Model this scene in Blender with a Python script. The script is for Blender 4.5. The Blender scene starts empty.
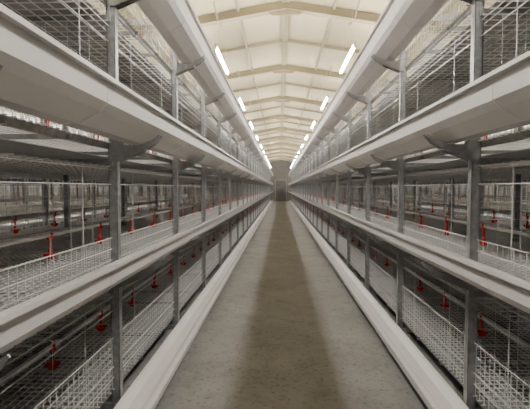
import bpy, math, random
from mathutils import Vector
random.seed(3)
S=1.26; N=31; Y0=-1.65; H=1.3
sc=bpy.context.scene

# ---------------- materials ----------------
def mat(name,col,rough=.5,metal=0.0,noise=0.0,scale=8.0,col2=None,bump=0.0,emit=0.0,spec=.5,stretch=None):
    m=bpy.data.materials.new(name); m.use_nodes=True
    nt=m.node_tree; b=nt.nodes['Principled BSDF']
    b.inputs['Roughness'].default_value=rough; b.inputs['Metallic'].default_value=metal
    b.inputs['Specular IOR Level'].default_value=spec
    b.inputs['Base Color'].default_value=(*col,1)
    tc=nt.nodes.new('ShaderNodeTexCoord')
    n=nt.nodes.new('ShaderNodeTexNoise'); n.inputs['Scale'].default_value=scale; n.inputs['Detail'].default_value=6
    src=tc.outputs['Object']
    if stretch:
        mp=nt.nodes.new('ShaderNodeMapping'); mp.inputs['Scale'].default_value=stretch
        nt.links.new(src,mp.inputs['Vector']); src=mp.outputs['Vector']
    nt.links.new(src,n.inputs['Vector'])
    c2=col2 or tuple(c*(1-noise) for c in col)
    r=nt.nodes.new('ShaderNodeValToRGB')
    r.color_ramp.elements[0].position=.35; r.color_ramp.elements[1].position=.65
    r.color_ramp.elements[0].color=(*c2,1); r.color_ramp.elements[1].color=(*col,1)
    nt.links.new(n.outputs['Fac'],r.inputs['Fac']); nt.links.new(r.outputs['Color'],b.inputs['Base Color'])
    if bump:
        bp=nt.nodes.new('ShaderNodeBump'); bp.inputs['Strength'].default_value=bump; bp.inputs['Distance'].default_value=.01
        nt.links.new(n.outputs['Fac'],bp.inputs['Height']); nt.links.new(bp.outputs['Normal'],b.inputs['Normal'])
    if emit:
        b.inputs['Emission Color'].default_value=(1,.97,.925,1); b.inputs['Emission Strength'].default_value=emit
    return m
M_tr=mat('trough_pvc',(.82,.79,.765),.24,0,.04,3)
M_gal=mat('galvanised_steel',(.44,.44,.445),.36,.55,.3,30)
M_dk=mat('bracket_steel',(.40,.40,.40),.4,.5,.2,30)
M_wire=mat('zinc_wire',(.88,.875,.865),.3,.2,.1,20)
M_slat=mat('white_floor_mesh',(.88,.87,.86),.5,0,.06,20)
M_belt=mat('manure_belt_plastic',(.43,.42,.41),.5,0,.12,4)
M_red=mat('red_plastic',(.78,.025,.015),.35,0,.1,5)
M_pipe=mat('white_pipe',(.84,.83,.81),.3,0,.08,5)
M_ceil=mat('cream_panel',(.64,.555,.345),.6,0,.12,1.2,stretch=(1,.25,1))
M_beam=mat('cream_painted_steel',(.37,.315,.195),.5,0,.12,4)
M_wall=mat('grey_panel',(.30,.285,.27),.7,0,.15,2)
M_door=mat('door_paint',(.22,.215,.21),.5,0,.2,3)
M_tube=mat('tube_glow',(1,1,1),.4,0,0,3,emit=285)
M_tube2=mat('tube_glow_dim',(1,1,1),.4,0,0,3,emit=140)
M_house=mat('lamp_housing',(.8,.8,.78),.4,0,.05,5)

# concrete floor
M_fl=bpy.data.materials.new('concrete_floor'); M_fl.use_nodes=True
nt=M_fl.node_tree; b=nt.nodes['Principled BSDF']; b.inputs['Roughness'].default_value=.68
tc=nt.nodes.new('ShaderNodeTexCoord')
def noise(sc_,det,rough=.6,dist=0):
    n=nt.nodes.new('ShaderNodeTexNoise'); n.inputs['Scale'].default_value=sc_; n.inputs['Detail'].default_value=det
    n.inputs['Roughness'].default_value=rough; n.inputs['Distortion'].default_value=dist
    nt.links.new(tc.outputs['Object'],n.inputs['Vector']); return n
n1=noise(1.6,8,.65); n2=noise(30,6,.7); n3=noise(6,8,.7,.8)
def ramp(src,p0,c0,p1,c1):
    r=nt.nodes.new('ShaderNodeValToRGB'); e=r.color_ramp.elements
    e[0].position=p0;e[0].color=(*c0,1);e[1].position=p1;e[1].color=(*c1,1)
    nt.links.new(src.outputs['Fac'],r.inputs['Fac']); return r
r1=ramp(n1,.36,(.205,.198,.19),.64,(.275,.267,.257))
r2=ramp(n2,.36,(.6,.595,.59),.46,(1,1,1))
r3=ramp(n3,.36,(.80,.795,.79),.50,(1,1,1))
def mul(a,b_):
    m=nt.nodes.new('ShaderNodeMix'); m.data_type='RGBA'; m.blend_type='MULTIPLY'; m.inputs[0].default_value=1
    nt.links.new(a,m.inputs[6]); nt.links.new(b_,m.inputs[7]); return m.outputs[2]
o=mul(mul(r1.outputs[0],r2.outputs[0]),r3.outputs[0]); nt.links.new(o,b.inputs['Base Color'])
bp=nt.nodes.new('ShaderNodeBump'); bp.inputs['Strength'].default_value=.5; bp.inputs['Distance'].default_value=.01
nt.links.new(n3.outputs['Fac'],bp.inputs['Height']); nt.links.new(bp.outputs['Normal'],b.inputs['Normal'])

# ---------------- mesh builder ----------------
class MB:
    def __init__(s): s.v=[];s.f=[];s.m=[];s.mats=[]
    def mi(s,m):
        if m not in s.mats: s.mats.append(m)
        return s.mats.index(m)
    def box(s,a,b,m):
        i=len(s.v);x0,y0,z0=a;x1,y1,z1=b
        s.v+=[(x0,y0,z0),(x1,y0,z0),(x1,y1,z0),(x0,y1,z0),(x0,y0,z1),(x1,y0,z1),(x1,y1,z1),(x0,y1,z1)]
        k=s.mi(m)
        for q in [(0,3,2,1),(4,5,6,7),(0,1,5,4),(1,2,6,5),(2,3,7,6),(3,0,4,7)]:
            s.f.append(tuple(i+j for j in q)); s.m.append(k)
    def bar(s,p,q,w,m,n=4,caps=False,w2=None,roll=math.pi/4):
        p=Vector(p);q=Vector(q);d=(q-p).normalized()
        u=d.orthogonal() if abs(d.z)<.99 else Vector((1,0,0))
        if abs(d.z)<.99: u=d.cross(Vector((0,0,1)))
        u.normalize(); t=d.cross(u); i=len(s.v);k=s.mi(m); w2=w if w2 is None else w2
        for c,r in ((p,w),(q,w2)):
            for j in range(n):
                a=roll+2*math.pi*j/n
                s.v.append(tuple(c+(u*math.cos(a)+t*math.sin(a))*r))
        for j in range(n):
            s.f.append((i+j,i+(j+1)%n,i+n+(j+1)%n,i+n+j)); s.m.append(k)
        if caps:
            s.f.append(tuple(i+j for j in reversed(range(n)))); s.m.append(k)
            s.f.append(tuple(i+n+j for j in range(n))); s.m.append(k)
    def prof(s,pts,y0,y1,m,caps=True):
        i=len(s.v);n=len(pts);k=s.mi(m)
        for y in (y0,y1):
            for (x,z) in pts: s.v.append((x,y,z))
        for j in range(n):
            s.f.append((i+j,i+(j+1)%n,i+n+(j+1)%n,i+n+j)); s.m.append(k)
        if caps:
            s.f.append(tuple(i+j for j in range(n))); s.m.append(k)
            s.f.append(tuple(i+n+j for j in reversed(range(n)))); s.m.append(k)
    def mesh(s,name):
        me=bpy.data.meshes.new(name); me.from_pydata(s.v,[],s.f)
        for m in s.mats: me.materials.append(m)
        me.polygons.foreach_set('material_index',s.m); me.update(); return me
def obj(name,me,parent=None,loc=(0,0,0)):
    o=bpy.data.objects.new(name,me); sc.collection.objects.link(o); o.location=loc
    if parent: o.parent=parent
    return o

# ---------------- cage row module ----------------
D=1.9
FL=[H-1.10,H-.45,H+.24,H+1.0]
TR=[H-1.20,H-.44,H+.24,H+1.06]
TH=[.15,.155,.165,.20]
frame=MB(); trough=MB(); wires=MB(); belts=MB(); drink=MB()
def sides(): return ((0.0,1),(-D,-1))
ztop=H+1.42
for px,s in sides():
    frame.box((px-.022,-.003,0),(px+.022,.003,ztop),M_gal)
    frame.box((px-.024,-.003,0),(px-.018,.035,ztop),M_gal)
    frame.box((px+.018,-.003,0),(px+.024,.035,ztop),M_gal)
    frame.box((px-.045,-.03,0),(px+.045,.06,.008),M_gal)
frame.box((-D/2-.02,-.003,0),(-D/2+.02,.03,ztop),M_gal)
for z in FL:
    frame.box((-D,-.012,z-.12),(0,.012,z-.085),M_gal)
    for px,s in sides():
        frame.box((px-s*.03-.008,0,z-.03),(px-s*.03+.008,S,z+.005),M_gal)
    frame.box((-D/2-.01,0,z-.03),(-D/2+.01,S,z),M_gal)
    for yy in (S/3,2*S/3):
        frame.box((-D,yy-.006,z-.028),(0,yy+.006,z-.006),M_gal)
frame.box((-D,-.012,ztop-.05),(0,.012,ztop),M_gal)
# brackets carrying the trough
for z,h in list(zip(TR,TH))[1:]:
    for px,s in sides():
        pr=[(0,-.10),(.03,-.10),(.16,-.045),(.225,-.004),(.262,.040),(.255,.046),(.220,.018),(.15,-.012),(.05,-.012),(.022,.03),(0,.03)]
        pts=[(px+s*a,z+c) for a,c in pr]
        frame.prof(pts,-.014,-.008,M_dk)
        frame.prof(pts,.036,.042,M_dk)
        frame.box((min(px+s*.12,px+s*.18),-.014,z-.036),(max(px+s*.12,px+s*.18),.042,z-.030),M_dk)
z=TR[0]
for px,s in sides():
    frame.box((min(px,px+s*.2),-.022,z-.03),(max(px,px+s*.2),.012,z-.006),M_dk)
# troughs
for z,h in zip(TR,TH):
    outer=[(.032,.050),(.040,.03),(.075,0),(.15,0),(.235,.045),(.262,.075),(.265,h-.016),(.287,h-.016),(.287,h)]
    inner=[(.258,h),(.255,.079),(.230,.051),(.147,.006),(.078,.006),(.045,.034),(.037,.050)]
    for px,s in sides():
        pts=[(px+s*a,z+c) for a,c in outer+inner]
        trough.prof(pts,0,S,M_tr,caps=False)
        o2=[(a+.0015,c-.0015) for a,c in outer]; i2=[(a,c) for a,c in reversed(outer)]
        trough.prof([(px+s*a,z+c) for a,c in o2+i2],.60,.65,M_tr)
# wire mesh
wr=.0018
for k,z in enumerate(FL):
    for (xa,xb) in ((-D,-D/2),(-D/2,0)):
        nx=22; ny=28
        for i in range(1,nx):
            x=xa+(xb-xa)*i/nx; wires.bar((x,0,z),(x,S,z),.0032,M_slat)
        for j in range(ny):
            y=S*(j+.5)/ny; wires.bar((xa,y,z+.003),(xb,y,z+.003),.0032,M_slat)
        if k>0:
            zr=z-.125
            for i in range(1,14):
                x=xa+(xb-xa)*i/14; wires.bar((x,0,zr),(x,S,zr),.0036,M_wire)
            for j in range(18):
                y=S*(j+.5)/18; wires.bar((xa,y,zr),(xb,y,zr),.0036,M_wire)
    top=(FL[k+1]-.12) if k<3 else ztop-.03
    for j in range(17):
        y=S*(j+.5)/17; wires.bar((-D/2,y,z),(-D/2,y,top),wr,M_wire)
    for q in range(1,6):
        zz=z+(top-z)*q/6; wires.bar((-D/2,0,zz),(-D/2,S,zz),wr,M_wire)
    for px,s in sides():
        x=px-s*.012
        fh=.18 if k else .28
        for j in range(28):
            y=S*(j+.5)/28; wires.bar((x,y,z),(x,y,z+fh),.0022,M_wire)
        for zz in (z+.06,z+.12,z+fh):
            wires.bar((x,0,zz),(x,S,zz),.0034,M_wire)
        for yy in (S*.25,S*.75):
            wires.bar((x,yy,z),(x,yy,top),.0028,M_wire)
        for zz in (top-.02,top-.10):
            wires.bar((x,0,zz),(x,S,zz),.003,M_wire)
    for q in range(1,6):
        zz=z+(top-z)*q/6; wires.bar((-D,0,zz),(0,0,zz),wr,M_wire)
    for j in range(1,16):
        xx=-D*j/16; wires.bar((xx,0,z),(xx,0,top),wr,M_wire)
    belts.box((-D+.06,0,z-.072),(-.06,S,z-.068),M_belt)
    if k<3:
      for xc in (-.42,-D+.42):
        zp=z+.18
        drink.bar((xc,0,zp),(xc,S,zp),.012,M_pipe,n=8,roll=0)
        drink.box((xc-.010,0,zp+.012),(xc+.010,S,zp+.026),M_gal)
        for yy in (.11,.74):
            drink.bar((xc,yy,zp-.024),(xc,yy,zp+.016),.017,M_red,n=8,caps=True)
            drink.bar((xc,yy,zp-.075),(xc,yy,zp-.024),.009,M_red,n=6,caps=True)
            drink.bar((xc,yy,zp-.108),(xc,yy,zp-.075),.014,M_red,n=10,caps=True,w2=.010)
            drink.bar((xc,yy,zp-.130),(xc,yy,zp-.104),.024,M_red,n=12,caps=False,w2=.042)
            drink.bar((xc,yy,zp-.137),(xc,yy,zp-.130),.014,M_red,n=12,caps=True,w2=.024)
parts=[('frame',frame.mesh('cage_frame')),('feed_troughs',trough.mesh('feed_troughs')),('wire_mesh',wires.mesh('wire_mesh')),
       ('manure_belts',belts.mesh('manure_belts')),('drinker_lines',drink.mesh('drinker_lines'))]
def row(x):
    e=bpy.data.objects.new('poultry_cage_row',None); sc.collection.objects.link(e); e.location=(x,Y0,0)
    for nme,me in parts:
        o=obj(nme,me,e); a=o.modifiers.new('array','ARRAY'); a.use_relative_offset=False; a.use_constant_offset=True
        a.constant_offset_displace=(0,S,0); a.count=N
XL=-.9; XR=1.02
for x in (XL,XR+D,XL-D-1.9,XR+D+1.9+D): row(x)

# ---------------- room shell ----------------
WX0,WX1=-8.4,8.6; YB,YE=-3.0,39.5
RX=.08; RZ=H+2.75; SL=.17
def ceilz(x): return RZ-abs(x-RX)*SL
fm=MB(); fm.box((WX0,YB,-.1),(WX1,YE,0),M_fl); obj('floor',fm.mesh('floor'))
for side,x0,x1 in (('left',WX0-.1,WX0),('right',WX1,WX1+.1)):
    w=MB(); w.box((x0,YB,0),(x1,YE,ceilz(WX0)+.1),M_wall); obj('wall_'+side,w.mesh('wall'))
for side,y0 in (('back',YB-.1),('front',YE)):
    w=MB(); w.prof([(WX0,0),(WX1,0),(WX1,ceilz(WX1)),(RX,RZ),(WX0,ceilz(WX0))],y0,y0+.1,M_wall); obj('wall_'+side,w.mesh('wall'))
c=MB(); c.prof([(WX0-.1,ceilz(WX0-.1)),(RX,RZ),(WX1+.1,ceilz(WX1+.1)),(WX1+.1,ceilz(WX1)+.1),(RX,RZ+.1),(WX0-.1,ceilz(WX0)+.1)],YB-.1,YE+.1,M_ceil)
obj('ceiling',c.mesh('ceiling'))
b=MB()
y=0.0
while y<YE-1:
    yy=y
    for sgn,wx in ((-1,WX0),(1,WX1)):
        z1=ceilz(wx)
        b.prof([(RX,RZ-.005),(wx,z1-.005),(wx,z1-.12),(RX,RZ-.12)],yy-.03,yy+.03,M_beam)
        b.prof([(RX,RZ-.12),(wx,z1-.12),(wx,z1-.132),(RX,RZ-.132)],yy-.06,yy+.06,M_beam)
        for dx in (1.0,):
            xx=RX+sgn*dx
            b.bar((xx,yy+.03,ceilz(xx)-.12),(xx,yy+.42,ceilz(xx)-.02),.012,M_beam)
            b.bar((xx,yy-.03,ceilz(xx)-.12),(xx,yy-.42,ceilz(xx)-.02),.012,M_beam)
    b.prof([(RX-.28,ceilz(RX-.28)-.11),(RX+.28,ceilz(RX+.28)-.11),(RX+.2,RZ-.21),(RX-.2,RZ-.21)],yy-.02,yy+.02,M_beam)
    b.bar((RX,yy,RZ-.21),(RX,yy,RZ-.45),.008,M_dk,n=6)
    y+=3.0
y=1.5
while y<YE-1:
    for sgn,wx in ((-1,WX0),(1,WX1)):
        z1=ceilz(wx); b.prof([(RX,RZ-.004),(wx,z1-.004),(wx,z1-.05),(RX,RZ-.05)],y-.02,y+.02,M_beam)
    y+=3.0
obj('roof_rafters',b.mesh('roof_rafters'))
p=MB()
for k in range(-12,13):
    x=RX+k*.7
    if WX0<x<WX1 and k!=0: 
        z=ceilz(x); p.box((x-.022,YB,z-.04),(x+.022,YE,z-.002),M_beam)
p.box((RX-.06,YB,RZ-.045),(RX+.06,YE,RZ-.006),M_beam)
obj('roof_purlins',p.mesh('roof_purlins'))
d=MB(); d.box((RX-.5,YE-.05,0),(RX+.5,YE-.003,2.05),M_door); d.box((RX-.58,YE-.06,0),(RX-.5,YE-.003,2.13),M_gal)
d.box((RX+.5,YE-.06,0),(RX+.58,YE-.003,2.13),M_gal); d.box((RX-.58,YE-.06,2.05),(RX+.58,YE-.003,2.13),M_gal)
d.bar((RX+.38,YE-.09,1.0),(RX+.38,YE-.09,1.15),.012,M_gal,n=8,caps=True); d.box((RX+.37,YE-.09,1.06),(RX+.39,YE-.05,1.09),M_gal)
obj('door_1',d.mesh('door'))

# ---------------- tube lights ----------------
def lights(x,z,step,m,r,y0=0.0):
    L=MB(); y=y0
    while y<YE-2:
        L.bar((x,y-.58,z),(x,y+.58,z),r,m,n=8,caps=True)
        L.box((x-.012,y-.62,z+.032),(x+.012,y+.62,z+.045),M_house)
        for s in (-1,1):
            L.box((x-.015,y+s*.60-.015,z-.020),(x+.015,y+s*.60+.015,z+.034),M_house)
            L.bar((x,y+s*.4,z+.045),(x,y+s*.4,ceilz(x)-.01),.002,M_house)
        y+=step
    obj('fluorescent_tube_lights',L.mesh('tube_lights'))
lights(XL+.04,H+1.87,3.0,M_tube,.019); lights(XR-.04,H+1.87,3.0,M_tube,.019)
for x in (-3.75,3.87): lights(x,H+1.75,1.5,M_tube2,.014)
for x in (-7.5,7.7): lights(x,H+1.2,1.5,M_tube2,.014)

# ---------------- camera ----------------
cam=bpy.data.cameras.new('camera'); co=bpy.data.objects.new('camera',cam); sc.collection.objects.link(co)
cam.sensor_width=36; cam.lens=36*400/530; cam.clip_start=.02; cam.clip_end=200
co.location=(0,0,H)
co.rotation_euler=(math.radians(90-2.36),0,math.radians(2.15))
sc.camera=co
